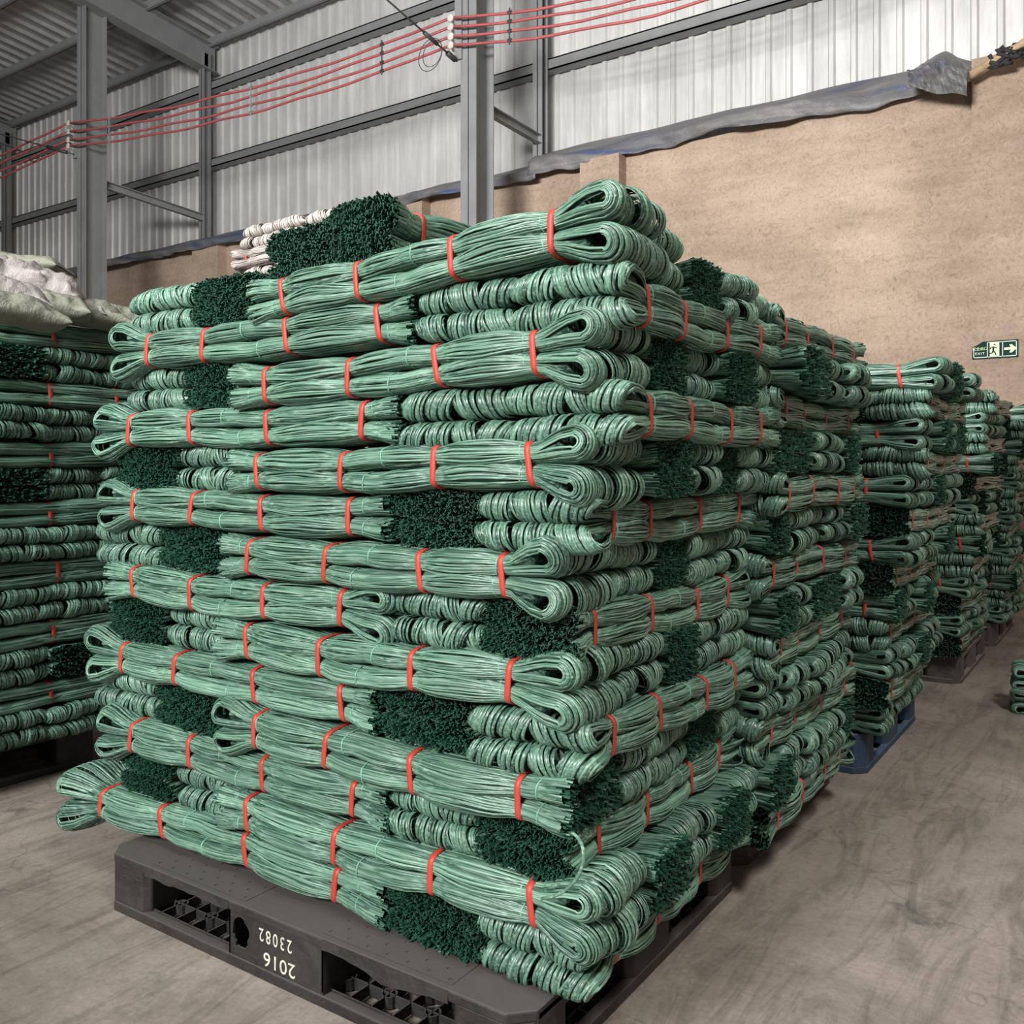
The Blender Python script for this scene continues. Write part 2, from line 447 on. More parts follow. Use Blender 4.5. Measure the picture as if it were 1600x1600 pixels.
# tarpaulin tucked along the wall top
def tarp(u0, u1, zt, zb, label, seed, vfront=.22, am=.5):
    rng = np.random.RandomState(seed); nx, nz_ = int(abs(u1 - u0) * 22) + 2, 12
    V = []
    ph = rng.rand(8) * 6
    for i in range(nx):
        u = u0 + (u1 - u0) * i / (nx - 1)
        w1 = am * (.06 * math.sin(u * 2.1 + ph[0]) + .03 * math.sin(u * 6.7 + ph[1]) + .015 * math.sin(u * 17 + ph[2]))
        for j in range(nz_):
            t_ = j / (nz_ - 1)
            z = zt + (zb + w1 - zt) * t_
            y = VW + .22 - (vfront + .05 * math.sin(u * 3 + ph[3])) * min(1, t_ * 1.7) ** .8 - .018 * math.sin(u * 5 + t_ * 9 + ph[4]) - .014 * math.sin(u * 19 + t_ * 5 + ph[5]) * t_
            V.append((-u, y, z))
    Q = [(i * nz_ + j, i * nz_ + j + 1, (i + 1) * nz_ + j + 1, (i + 1) * nz_ + j) for i in range(nx - 1) for j in range(nz_ - 1)]
    me = mesh_np('tarpaulin', V, Q, [M['tarp']]); o = link('tarpaulin', me)
    sd = o.modifiers.new('thick', 'SOLIDIFY'); sd.thickness = .006
    return tag(o, label, 'tarpaulin')
tarp(u_at(835, VW), u_at(1450, VW), 4.68, 4.34, 'long grey and blue tarpaulin draped over the plaster wall top at right', 1, .34)
tarp(u_at(100, VW), u_at(850, VW), 4.56, 4.29, 'narrow faded tarpaulin strip along the wall top, left and middle', 2, .38, .25)
rng = np.random.RandomState(5); V = []; nx, nz_ = 22, 16     # crumpled loose corner
ua, ub = u_at(1418, VW - .3), u_at(1512, VW - .3)
for i in range(nx):
    for j in range(nz_):
        s, t_ = i / (nx - 1), j / (nz_ - 1)
        zt = 4.60 + .15 * math.exp(-((s - .45) / .25) ** 2) - .03 * s; zb = 4.30 - .16 * s ** 1.2
        V.append((-(ua + (ub - ua) * s), VW + .1 - .42 * min(1, t_ * 2) - .035 * math.sin(9 * s + 7 * t_) - .03 * math.sin(15 * t_ - 8 * s + 1) - .02 * rng.rand(), zt + (zb - zt) * t_))
Q = [(i * nz_ + j, i * nz_ + j + 1, (i + 1) * nz_ + j + 1, (i + 1) * nz_ + j) for i in range(nx - 1) for j in range(nz_ - 1)]
o = link('tarpaulin', mesh_np('tarpaulin', V, Q, [M['tarp']], smooth=False)); o.modifiers.new('thick', 'SOLIDIFY').thickness = .006
tag(o, 'crumpled grey tarpaulin corner hanging where the wall steps up', 'tarpaulin')
mb = MB(); va = VW - .25; ua = u_at(1515, va); ub = u_at(1640, va)
mb.tube([W(ua, va, z_at(118, ua, va)), W(ub, va - .05, z_at(48, ub, va))], .035, 10)
tag(mb.build('bamboo_pole', M['bamboo'], smooth=True), 'bamboo pole leaning on the wall top at the upper right corner', 'pole')
mb = MB(); uc = u_at(1577, va); pc = np.array(W(uc, va - .05, z_at(88, uc, va)))
for k in range(7):
    a = k * .9; mb.tube([pc + np.array((.1 * math.cos(a) + .05 * math.cos(3 * s + a), .03 * math.sin(s), .07 * math.sin(a + s) )) * (1 if s < 3 else .6) for s in np.linspace(0, 5, 12)], .016, 6)
tag(mb.build('rag_tie', M['black_rag'], smooth=True), 'black rag knotted round the bamboo pole', 'rag')

# exit sign
vs_ = VW - .105; su = (u_at(1519, vs_) + u_at(1591, vs_)) / 2; sw = abs(u_at(1519, vs_) - u_at(1591, vs_)); sz = z_at(546, su, vs_); sh = .142
sg = empty('exit_sign', W(su, vs_, sz)); tag(sg, 'green emergency exit sign with running figure and arrow on plaster wall', 'sign')
hw, hh = sw / 2, sh / 2
mb = MB(); pf = [(-hw, -hh), (hw, -hh), (hw, hh), (-hw + .13 * sw * 1.8, hh * .97), (-hw + .03, hh * .55), (-hw, hh * .42)]
n = len(pf); mb.add([(x, -.001, z) for x, z in pf] + [(x, -.006, z) for x, z in pf], [tuple(range(n)), tuple(range(n, 2 * n))[::-1]] + [(i, i + n, (i + 1) % n + n, (i + 1) % n) for i in range(n)])
mb.build('sign_board', M['sign_green'], sg)
mb = MB(); y0, y1 = -.0085, -.006
def fr(x0, z0, x1, z1): mb.box((x0, y0, z0), (x1, y1, z1))
e = .010; t_ = .005
fr(-hw + e, -hh + e, hw - e, -hh + e + t_); fr(-hw + .12, hh - e - t_, hw - e, hh - e); fr(hw - e - t_, -hh + e, hw - e, hh - e); fr(-hw + e, -hh + e, -hw + e + t_, hh * .3)
fr(-hw * .34, -hh + e, -hw * .34 + t_, hh - e); fr(hw * .32, -hh + e, hw * .32 + t_, hh - e)
mb.build('sign_border', M['sign_white'], sg)
mb = MB(); fr(-hw * .22, -hh + .012, hw * .19, hh - .013); mb.build('door_symbol', M['sign_glow'], sg)
mb = MB(); cx = -.008
def limb(a, b_, r): mb.tube([(a[0], -.0095, a[1]), (b_[0], -.0095, b_[1])], r, 6)
limb((cx - .002, .022), (cx - .004, -.008), .0075); limb((cx, .022), (cx + .022, .010), .004); limb((cx, .022), (cx - .020, .018), .004); limb((cx - .02, .018), (cx - .026, .004), .004)
limb((cx - .003, -.008), (cx + .010, -.028), .0055); limb((cx + .01, -.028), (cx + .016, -.048), .005); limb((cx - .004, -.008), (cx - .010, -.028), .0055); limb((cx - .010, -.028), (cx - .032, -.030), .005)
mb.tube([(cx + .006, -.0095, .036), (cx + .008, -.0095, .042)], .0075, 8); mb.build('running_figure', M['sign_green'], sg)
mb = MB(); ac = hw * .66; az = 0
mb.add([(ac + x, -.0088, az + z) for x, z in ((-.042, -.010), (.004, -.010), (-.006, -.032), (.012, -.032), (.046, 0), (.012, .032), (-.006, .032), (.004, .010), (-.042, .010))], [tuple(range(9))])
mb.build('arrow_symbol', M['sign_glow'], sg)
def text_mesh(name, body, size, mat, parent, loc, rot, xs=1, off=0, extrude=.0004):
    c = bpy.data.curves.new(name, 'FONT'); c.body = body; c.size = size; c.align_x = 'CENTER'; c.align_y = 'CENTER'; c.extrude = extrude; c.space_character = 1 + off
    tmp = bpy.data.objects.new('tmp', c); COL.objects.link(tmp)
    dg = bpy.context.evaluated_depsgraph_get(); me = bpy.data.meshes.new_from_object(tmp.evaluated_get(dg)); bpy.data.objects.remove(tmp)
    me.materials.clear(); me.materials.append(mat)
    o = link(name, me, parent); o.location = loc; o.rotation_euler = rot; o.scale = (xs, 1, 1)
    return o
text_mesh('chinese_lettering', '\u5b89\u5168\u51fa\u53e3', .030, M['sign_glow'], sg, (-hw * .655, -.0088, .010), (PI / 2, 0, 0), .95)
text_mesh('exit_lettering', 'EXIT', .028, M['sign_white'], sg, (-hw * .655, -.0088, -.028), (PI / 2, 0, 0), 1.1, .15)

# ---------------------------------------------------------------- pallets
def pallet(u0, v0, lu_, lv_, mat, label, H=.155, numbers=False, fine=True):
    """u0,v0 = corner nearest the viewer; lu_ along u, lv_ along v.  local x = -u"""
    o = empty('plastic_pallet', W(u0 + lu_ / 2, v0 + lv_ / 2, 0)); tag(o, label, 'pallet')
    X, Y = lu_ / 2, lv_ / 2; ch = .045
    outline = [(-X + ch, -Y), (X - ch, -Y), (X, -Y + ch), (X, Y - ch), (X - ch, Y), (-X + ch, Y), (-X, Y - ch), (-X, -Y + ch)]
    # top deck: plates with real through holes in bands
    mb = MB()
    if fine:
        step = .028; hr = .0046
        # strips with rows of round holes near each edge, plain plate elsewhere
        def holed(x0, x1, y0, y1):
            nx_, ny_ = max(1, round((x1 - x0) / step)), max(1, round((y1 - y0) / step))
            dx, dy = (x1 - x0) / nx_, (y1 - y0) / ny_
            for i in range(nx_):
                for j in range(ny_):
                    cx_, cy_ = x0 + (i + .5) * dx, y0 + (j + .5) * dy
                    sq = [(cx_ + dx / 2 * a, cy_ + dy / 2 * b_) for a, b_ in ((-1, -1), (0, -1), (1, -1), (1, 0), (1, 1), (0, 1), (-1, 1), (-1, 0))]
                    if (i + j) % 2 == 0:
                        ci = [(cx_ + hr * math.cos(-3 * PI / 4 + k * PI / 4), cy_ + hr * math.sin(-3 * PI / 4 + k * PI / 4)) for k in range(8)]
                        vs = [(a, b_, H) for a, b_ in sq] + [(a, b_, H) for a, b_ in ci] + [(a, b_, H - .02) for a, b_ in ci]
                        mb.add(vs, [(k, (k + 1) % 8, 8 + (k + 1) % 8, 8 + k) for k in range(8)] + [(8 + k, 8 + (k + 1) % 8, 16 + (k + 1) % 8, 16 + k) for k in range(8)])
                    else:
                        mb.add([(a, b_, H) for a, b_ in sq], [tuple(range(8))])
        e0 = .018
        for a0, a1 in ((-X + .19, -.13), (.13, X - .19)):
            mb = MB(); holed(a0, a1, -Y + e0, -Y + e0 + .15); mb.build('perforated_strip', mat, o)
        for c0, c1 in ((-Y + .17, -.11), (.11, Y - .17)):
            mb = MB(); holed(X - e0 - .15, X - e0, c0, c1); mb.build('perforated_strip', mat, o)
        mb2 = MB()
        mb2.prism(outline, H - .024, H - .0012)
        mb2.build('top_deck', mat, o, bevel=.004)
    else:
        mb.prism(outline, H - .024, H); mb.build('top_deck', mat, o, bevel=.004)
    # rim lip of the deck
    # feet blocks
    bw = (.185, .30, .185); bd = (.17, .22, .17)
    xs = ((-X + .003, -X + bw[0]), (-bw[1] / 2 - .02, bw[1] / 2 - .0), (X - bw[2], X - .003))
    ys = ((-Y + .003, -Y + bd[0]), (-bd[1] / 2, bd[1] / 2), (Y - bd[2], Y - .003))
    for i, (x0, x1) in enumerate(xs):
        for j, (y0, y1) in enumerate(ys):
            if numbers and i == 1 and j == 0:
                rng = np.random.RandomState(8); mb = MB(); th = .005; zb0, zb1 = .022, H - .022
                hx, hz = x0 + .042, .085; n_ = 32; P_ = []; H_ = []
                for q in range(n_):
                    a = 2 * PI * q / n_ + .01; c_, s_ = math.cos(a), math.sin(a)
                    t1 = ((x1 - hx) if c_ > 0 else (x0 - hx)) / c_; t2 = ((zb1 - hz) if s_ > 0 else (zb0 - hz)) / s_
                    t_ = min(t1, t2); P_.append((hx + c_ * t_, hz + s_ * t_))
                    rr_ = 1 + rng.uniform(-.12, .10); H_.append((hx + c_ * .029 * rr_, hz + s_ * .038 * rr_))
                vs = [(a, y0, b_) for a, b_ in P_] + [(a, y0, b_) for a, b_ in H_] + [(a, y0 + th, b_) for a, b_ in H_] + [(a, y0 + th, b_) for a, b_ in P_]
                mb.add(vs, [(k * n_ + q, k * n_ + (q + 1) % n_, (k + 1) * n_ + (q + 1) % n_, (k + 1) * n_ + q) for k in range(3) for q in range(n_)])
                for cx2, cz2 in ((x0, zb0), (x1, zb0), (x1, zb1), (x0, zb1)):      # square up the corners
                    ds = sorted(range(n_), key=lambda q: (P_[q][0] - cx2) ** 2 + (P_[q][1] - cz2) ** 2)[:2]
                    mb.add([(cx2, y0, cz2), (P_[ds[0]][0], y0, P_[ds[0]][1]), (P_[ds[1]][0], y0, P_[ds[1]][1])], [(0, 1, 2)])
                mb.box((x0, y0, zb0), (x0 + th, y1, zb1)); mb.box((x1 - th, y0, zb0), (x1, y1, zb1)); mb.box((x0, y1 - th, zb0), (x1, y1, zb1))
                mb.build('foot_block', mat, o); continue
            mb = MB(); c = .04
            p = [(x0, y0), (x1, y0), (x1, y1), (x0, y1)]
            cs = [(i == 0 and j == 0), (i == 2 and j == 0), (i == 2 and j == 2), (i == 0 and j == 2)]
            q = []
            for k, (a, b_) in enumerate(p):
                pa, pb = p[k - 1], p[(k + 1) % 4]
                r_ = c if cs[k] else .018
                for t2, tgt in ((1, pa), (1, pb)):
                    dx, dy = tgt[0] - a, tgt[1] - b_; l_ = math.hypot(dx, dy); q.append((a + dx / l_ * r_, b_ + dy / l_ * r_))
            mb.prism(q, .022, H - .022); mb.build('foot_block', mat, o, bevel=.004)
    # bottom runner frame
    mb = MB(); w = .028
    mb.box((-X + ch, -Y, 0), (X - ch, -Y + w, .026)); mb.box((-X + ch, Y - w, 0), (X - ch, Y, .026)); mb.box((-X, -Y + ch, 0), (-X + w, Y - ch, .026)); mb.box((X - w, -Y + ch, 0), (X, Y - ch, .026))
    for sx, sy in ((-1, -1), (1, -1), (1, 1), (-1, 1)):
        a = (sx * X, sy * (Y - ch)); b_ = (sx * (X - ch), sy * Y); a2 = (sx * (X - w), sy * (Y - ch - .01)); b2 = (sx * (X - ch - .01), sy * (Y - w))
        poly = [a, b_, b2, a2]
        if sx * sy < 0: poly = poly[::-1]
        mb.prism(poly if sx * sy > 0 else poly, 0, .026)
    mb.build('bottom_runner', mat, o, bevel=.003)
    # lattice bottom deck
    if fine:
        mb = MB(); st = .062
        k = -X + w
        while k < X - w:
            mb.box((k - .002, -Y + w, .004), (k + .002, Y - w, .03)); k += st
        k = -Y + w
        while k < Y - w:
            mb.box((-X + w, k - .002, .004), (X - w, k + .002, .03)); k += st
        for i in range(int(2 * X / st)):
            for j in range(int(2 * Y / st)):
                if (i + j) % 2 == 0 and (i < 99) and (j < 3 or i > 2 * X / st - 5):
                    cx_, cy_ = -X + w + st * (i + 1), -Y + w + st * (j + 1)
                    if cx_ < X - w and cy_ < Y - w:
                        n_ = 12; vs = []
                        for zr in ((.004, .019), (.03, .019), (.03, .016), (.004, .016)):
                            vs += [(cx_ + zr[1] * math.cos(2 * PI * q / n_), cy_ + zr[1] * math.sin(2 * PI * q / n_), zr[0]) for q in range(n_)]
                        mb.add(vs, [(r_ * n_ + q, r_ * n_ + (q + 1) % n_, (r_ + 1) * n_ + (q + 1) % n_, (r_ + 1) * n_ + q) for r_ in range(3) for q in range(n_)])
        mb.build('lattice_deck', mat, o)
        # skirt under the deck edge, sagging and cracked over the right opening
        rng = np.random.RandomState(3)
        for (x0, x1) in ((xs[0][1], xs[1][0]), (xs[1][1], xs[2][0])):
            mb = MB(); nseg = 16; pts = []
            for s in range(nseg + 1):
                x = x0 + (x1 - x0) * s / nseg
                dr = .022 + .006 * rng.rand() + (.020 * math.exp(-((s / nseg - .55) / .2) ** 2) if x0 > 0 and numbers else 0)
                pts.append((x, dr))
            for (xa, da), (xb, db) in zip(pts, pts[1:]):
                mb.add([(xa, -Y, H - .002), (xb, -Y, H - .002), (xb, -Y - .002, H - db), (xa, -Y - .002, H - da), (xa, -Y + .006, H - .002), (xb, -Y + .006, H - .002), (xb, -Y + .004, H - db), (xa, -Y + .004, H - da)],
                       [(0, 3, 2, 1), (4, 5, 6, 7), (3, 7, 6, 2), (0, 1, 5, 4)])
            mb.build('deck_skirt', mat, o)
        mb = MB(); mb.box((X - .006, -Y + ch, H - .036), (X - .0, Y - ch, H - .01))
        mb.build('deck_skirt', mat, o)
    if numbers:
        t1 = text_mesh('stencilled_number', '23082', .043, M['offwhite'], o, (xs[1][0] + .165, -Y + .0022, .105), (PI / 2, PI, 0), .82, .35)
        t2 = text_mesh('stencilled_year', '2016', .046, M['offwhite'], o, (xs[1][0] + .178, -Y + .0022, .052), (PI / 2, PI, 0), 1.15, .05)
    return o
pallet(0, 0, 1.38, 1.10, M['black_pallet'], 'black plastic pallet stencilled 2016 under the nearest stack', numbers=True)

# ---------------------------------------------------------------- strap bundles
NE = 3.4
def sups(yn): return (1 - np.abs(yn) ** NE) ** (1 / NE)
def ribbons(P, N, w, t, tilt, prof=4):
    S, n, _ = P.shape
    T = np.gradient(P, axis=1); T /= np.linalg.norm(T, axis=2, keepdims=True) + 1e-9
    B = np.cross(T, N); B /= np.linalg.norm(B, axis=2, keepdims=True) + 1e-9
    N2 = np.cross(B, T)
    c, s = np.cos(tilt)[..., None], np.sin(tilt)[..., None]
    Bt = B * c + N2 * s; Nt = N2 * c - B * s
    w = w.reshape(S, 1, 1); t = t
    if prof == 4: vs = [P - Bt * w * .5, P - Bt * w * .36 + Nt * t, P + Bt * w * .36 + Nt * t, P + Bt * w * .5]
    else: vs = [P - Bt * w * .5, P + Nt * t, P + Bt * w * .5]
    V = np.stack(vs, 2)
    idx = np.arange(S * n * prof).reshape(S, n, prof)
    Q = np.stack([idx[:, :-1, :-1], idx[:, :-1, 1:], idx[:, 1:, 1:], idx[:, 1:, :-1]], -1).reshape(-1, 4)
    return V.reshape(-1, 3), Q
def g(s, c, w): return np.exp(-((s - c) / w) ** 2)
def ss(x, a, b_):
    t = np.clip((x - a) / (b_ - a), 0, 1); return t * t * (3 - 2 * t)
def make_bundle(seed, L=1.1, Wd=.225, R=.033, lod=2, mats=('strap', 'cut'), fan=0.0, messy=1.0, thick=1.0, lump=4, stubs=520, opening=1.0):
    """two hanks of flat straps lying on each other; x=0 .. L with cut ends at 0 and folded loops at L. z=0 is the base"""
    rng = np.random.RandomState(seed)
    b0 = .0275 * thick; a0 = Wd / 2
    sb = np.array([.105, .365, .63, .885]) * L + rng.uniform(-.02, .02, 4); sb[3] = L - .150 - rng.rand() * .02
    mid = L * (.5 + rng.uniform(-.03, .03)); te = .06 + rng.rand() * .015
    bl = rng.uniform(.8, 1.3, 2)
    npt = {2: 36, 1: 20, 0: 11}[lod]; nar = {2: 13, 1: 9, 0: 7}[lod]
    def A(s):
        r = a0 * (1 - .12 * sum(g(s, x, .045) for x in sb) - .05 * g(s, mid, .04) - .05 * g(s, te, .02))
        r = r * (1 + .05 * bl[0] * g(s, (sb[0] + sb[1]) / 2, .09) + .05 * bl[1] * g(s, (sb[2] + sb[3]) / 2, .09))
        return r * (1 + (.05 + fan) * ss(s, sb[3], L))
    def Bf(s):
        r = b0 * (1 - .15 * sum(g(s, x, .045) for x in sb) - .10 * g(s, mid, .04) + .30 * bl[0] * g(s, (sb[0] + sb[1]) / 2, .09) + .30 * bl[1] * g(s, (sb[2] + sb[3]) / 2, .09))
        return r * (1 - .08 * g(s, te, .03)) * (1 + .08 * ss(.04 - s, 0, .06))
    def Cf(s, R_):
        r = b0 * (.90 + .10 * g(s, mid, .05)) - b0 * .10 * sum(g(s, x, .05) for x in sb) - b0 * .24 * (bl[0] * g(s, (sb[0] + sb[1]) / 2, .09) + bl[1] * g(s, (sb[2] + sb[3]) / 2, .09))
        r = r * (1 + .22 * ss(.10 - s, 0, .1))
        k = ss(s, sb[3] + .005, L - R_)
        return r * (1 - k) + (R_ * 1.0) * k
    Hh = b0 * 1.95
    out = {'hank': [], 'stub': []}
    for hk in (1, -1):
        V_, Q_, T_ = [], [], []; cnt = 0
        def push(V, Q, tone):
            nonlocal cnt
            V_.append(V); Q_.append(Q + cnt); T_.append(tone); cnt += len(V)
        Rh = R * rng.uniform(.93, 1.07)
        zsh = lambda s: hk * Cf(s, Rh) + Hh
        pitch = {2: .0064, 1: .0072, 0: .0095}[lod]
        J = int(Wd / pitch)
        yn = np.linspace(-.95, .95, J) + rng.uniform(-.3, .3, J) * pitch / a0
        yn = np.clip(yn, -.97, .97)
        K = {2: 8, 1: 5, 0: 3}[lod]
        zs = np.linspace(.06, .84, K)
        ynA = np.concatenate([yn, -sups(zs), sups(zs)]); znA = np.concatenate([sups(yn), zs, zs])
        S = len(ynA); isside = np.concatenate([np.zeros(J, bool), np.ones(2 * K, bool)])
        ny = np.sign(ynA) * np.abs(ynA) ** (NE - 1) / a0; nz = np.abs(znA) ** (NE - 1) / b0
        l_ = np.hypot(ny, nz); ny /= l_; nz /= l_
        # lumps (sub-hanks) at the folded end
        q = (ynA * .5 + .5) * lump + rng.uniform(-.15, .15); li = np.clip(q.astype(int), 0, lump - 1); fq = q - li
        lR = rng.uniform(.94, 1.06, lump)[li]; lskew = rng.uniform(-.012, .012, lump)[li]; lx = rng.uniform(-.012, .012, lump)[li]
        Rk0 = Rh * lR * (1 - .17 * np.abs(2 * fq - 1) ** 3.5)
        rin = Rh * .26 * opening
        Rk = rin + (Rk0 - rin) * znA
        def layer(off, idx, width, prof, wander, npt, nar, tone, tk):
            S = len(idx); y_, z_ = ynA[idx], znA[idx]; ny_, nz_ = ny[idx], nz[idx]
            s0 = rng.uniform(-.012, .010, S) + (.0 if off == 0 else .03)
            sc = L - Rh + lx[idx]
            u = np.linspace(0, 1, npt)
            s = s0[:, None] + (sc - s0)[:, None] * u[None, :]
            env = 1 - .85 * np.clip(sum(g(s, x, .05) for x in list(sb) + [mid, te]), 0, 1)
            halves = []
            for sgn in (1, -1):
                ph = rng.uniform(0, 6.28, (S, 3)); fr_ = rng.uniform(2, 9, (S, 2))
                wn = (np.sin(s * fr_[:, :1] + ph[:, :1]) * .6 + np.sin(s * fr_[:, 1:] * 1.9 + ph[:, 1:2]) * .4) * wander * env
                rad = (rng.uniform(-.0024, .0016, S)[:, None] + .0014 * messy * np.sin(s * fr_[:, :1] * 2.2 + ph[:, 2:3])) * env - off
                k = ss(s, sb[3], 1) * 0 + ss(s, sb[3] + .0, sc[:, None])
                hz = (Bf(s) * z_[:, None]) * (1 - k) + (Rk[idx] - 0)[:, None] * k
                y = A(s) * y_[:, None] + wn * nz_[:, None] + rad * ny_[:, None]
                z = sgn * (hz + rad * nz_[:, None] - wn * ny_[:, None] * .8) + zsh(s)
                sk = (lskew[idx])[:, None] * sgn * ss(s, sb[3], sc[:, None])
                P = np.stack([s, y + sk, z], 2)
                N = np.stack([np.zeros_like(s), np.broadcast_to(ny_[:, None], s.shape), np.broadcast_to(sgn * nz_[:, None], s.shape)], 2)
                halves.append((P, N))
            th = np.linspace(PI / 2, -PI / 2, nar + 2)[1:-1][None, :]
            r = (Rk[idx] - off * nz_)[:, None]; jit = rng.uniform(-.0015, .0015, (S, 1))
            X = sc[:, None] + (r * 1.12 + jit) * np.cos(th); Z = r * np.sin(th) + zsh(sc)[:, None]
            yL = halves[0][0][:, -1, 1][:, None]; yR = halves[1][0][:, -1, 1][:, None]
            w_ = (1 - np.sin(th)) / 2
            Y = yL * (1 - w_) + yR * w_
            Pa = np.stack([X, Y, Z], 2)
            Na = np.stack([nz_[:, None] * np.cos(th), np.broadcast_to(ny_[:, None], X.shape), nz_[:, None] * np.sin(th)], 2)
            P = np.concatenate([halves[0][0], Pa, halves[1][0][:, ::-1]], 1)
            N = np.concatenate([halves[0][1], Na, halves[1][1][:, ::-1]], 1)
            tilt = rng.uniform(-.34, .34, (S, 1)) * np.ones((1, P.shape[1])) + .15 * np.sin(np.linspace(0, 9, P.shape[1])[None, :] + rng.uniform(0, 6, (S, 1)))
            V, Q = ribbons(P, N, width, tk, tilt, prof)
            push(V, Q, np.repeat(tone, P.shape[1] * prof))
        wd = np.where(isside, {2: .0042, 1: .0058, 0: .0090}[lod], pitch * 1.0) * rng.uniform(.85, 1.15, S)
        tone = np.clip(rng.beta(2, 2, S) * 1.0, 0, 1)
        layer(0, np.arange(S), wd, 4 if lod == 2 else 3, .0045 * messy, npt, nar, tone, .0015)
        if lod > 0:                               # straps of the layer beneath, toned darker as shade in the gaps
            idx = np.arange(0, S, 2)
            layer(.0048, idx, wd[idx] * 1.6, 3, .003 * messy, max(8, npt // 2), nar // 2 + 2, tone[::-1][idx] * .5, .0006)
        # solid middle, darkest tone painted in for shade between the straps
        ns, nc = 14, 14
        s = np.linspace(.03, L - Rh * 1.9, ns); ph = np.linspace(0, 2 * PI, nc, endpoint=False)
        cy = np.sign(np.cos(ph)) * np.abs(np.cos(ph)) ** (2 / NE); cz_ = np.sign(np.sin(ph)) * np.abs(np.sin(ph)) ** (2 / NE)
        V = np.stack([np.repeat(s, nc), ((A(s) - .005)[:, None] * cy).ravel(), ((Bf(s) - .005)[:, None] * cz_ + zsh(s)[:, None]).ravel()], 1)
        ii = np.arange(ns * nc).reshape(ns, nc); jj = np.roll(ii, -1, 1)
        Q = np.stack([ii[:-1], ii[1:], jj[1:], jj[:-1]], -1).reshape(-1, 4)
        V = np.concatenate([V, [[s[0], 0, zsh(s[0])], [s[-1], 0, zsh(s[-1])]]]); a_, b_ = ns * nc, ns * nc + 1
        cap = [[a_, ii[0, k], ii[0, (k + 1) % nc], ii[0, (k + 1) % nc]] for k in range(0)]
        for k in range(0, nc, 2):
            cap.append([a_, ii[0, k], ii[0, (k + 1) % nc], ii[0, (k + 2) % nc]]); cap.append([b_, ii[-1, (k + 2) % nc], ii[-1, (k + 1) % nc], ii[-1, k]])
        push(V, np.concatenate([Q, np.array(cap)]), np.full(len(V), .0))
        out['hank'].append((np.concatenate(V_), np.concatenate(Q_), np.concatenate(T_)))
        # cut ends: a thick tuft of strap tips
        m = {2: stubs, 1: stubs // 2, 0: stubs // 5}[lod]
        y = rng.uniform(-1, 1, m); z = rng.uniform(-1, 1, m); ok = (np.abs(y) ** NE + np.abs(z) ** NE) < .96; y, z = y[ok], z[ok]; m = len(y)
        P0 = np.stack([np.full(m, .05), A(.05) * y * .95, Bf(.05) * z * .93 + zsh(.05)], 1)
        ln = rng.uniform(-.016, .014, m)
        P1 = np.stack([ln, A(0.) * y * 1.03 + rng.normal(0, .0025, m), Bf(0.) * z * 1.08 + zsh(0.) + rng.normal(0, .002, m)], 1)
        sw_ = {2: .0052, 1: .008, 0: .013}[lod]; st_ = {2: .0013, 1: .002, 0: .004}[lod]
        a = rng.uniform(0, PI, m); e1 = np.stack([np.zeros(m), np.cos(a), np.sin(a)], 1) * (sw_ / 2); e2 = np.stack([np.zeros(m), -np.sin(a), np.cos(a)], 1) * (st_ / 2)
        vs = []
        for P in (P0, P1): vs += [P - e1 - e2, P + e1 - e2, P + e1 + e2, P - e1 + e2]
        V = np.stack(vs, 1).reshape(-1, 3); base = (np.arange(m) * 8)[:, None, None]
        fq_ = np.array([[0, 1, 5, 4], [1, 2, 6, 5], [2, 3, 7, 6], [3, 0, 4, 7], [7, 6, 5, 4]])[None]
        Q = (base + fq_).reshape(-1, 4)
        out['stub'].append((V, Q, np.repeat(rng.rand(m), 8)))
    # red bands
    bands = []
    for k, x in enumerate(sb):
        n = 72; ph = np.linspace(0, 2 * PI, n, endpoint=False); e_ = 5.5
        zt = float(Bf(x) + abs(Cf(x, R))) + .0030; at = float(A(x)) + .0042
        cy = np.sign(np.cos(ph)) * np.abs(np.cos(ph)) ** (2 / e_) * at; cz_ = np.sign(np.sin(ph)) * np.abs(np.sin(ph)) ** (2 / e_) * zt
        tl = rng.uniform(-.16, .16); hwid = .0072
        rows = []
        for dx, dr in ((-hwid, -.0015), (-hwid * .93, .0006), (0, .0007), (hwid * .93, .0006), (hwid, -.0015)):
            f_ = 1 + dr / at; f2 = 1 + dr / zt
            rows.append(np.stack([x + dx + tl * cz_, cy * f_, cz_ * f2 + Hh], 1))
        V = np.stack(rows, 1); ii = np.arange(n * 5).reshape(n, 5); jj = np.roll(ii, -1, 0)
        Q = np.stack([ii[:, :-1], jj[:, :-1], jj[:, 1:], ii[:, 1:]], -1).reshape(-1, 4)
        bands.append((V.reshape(-1, 3), Q[:, ::-1]))
    # thin green ties round each hank
    ties = []
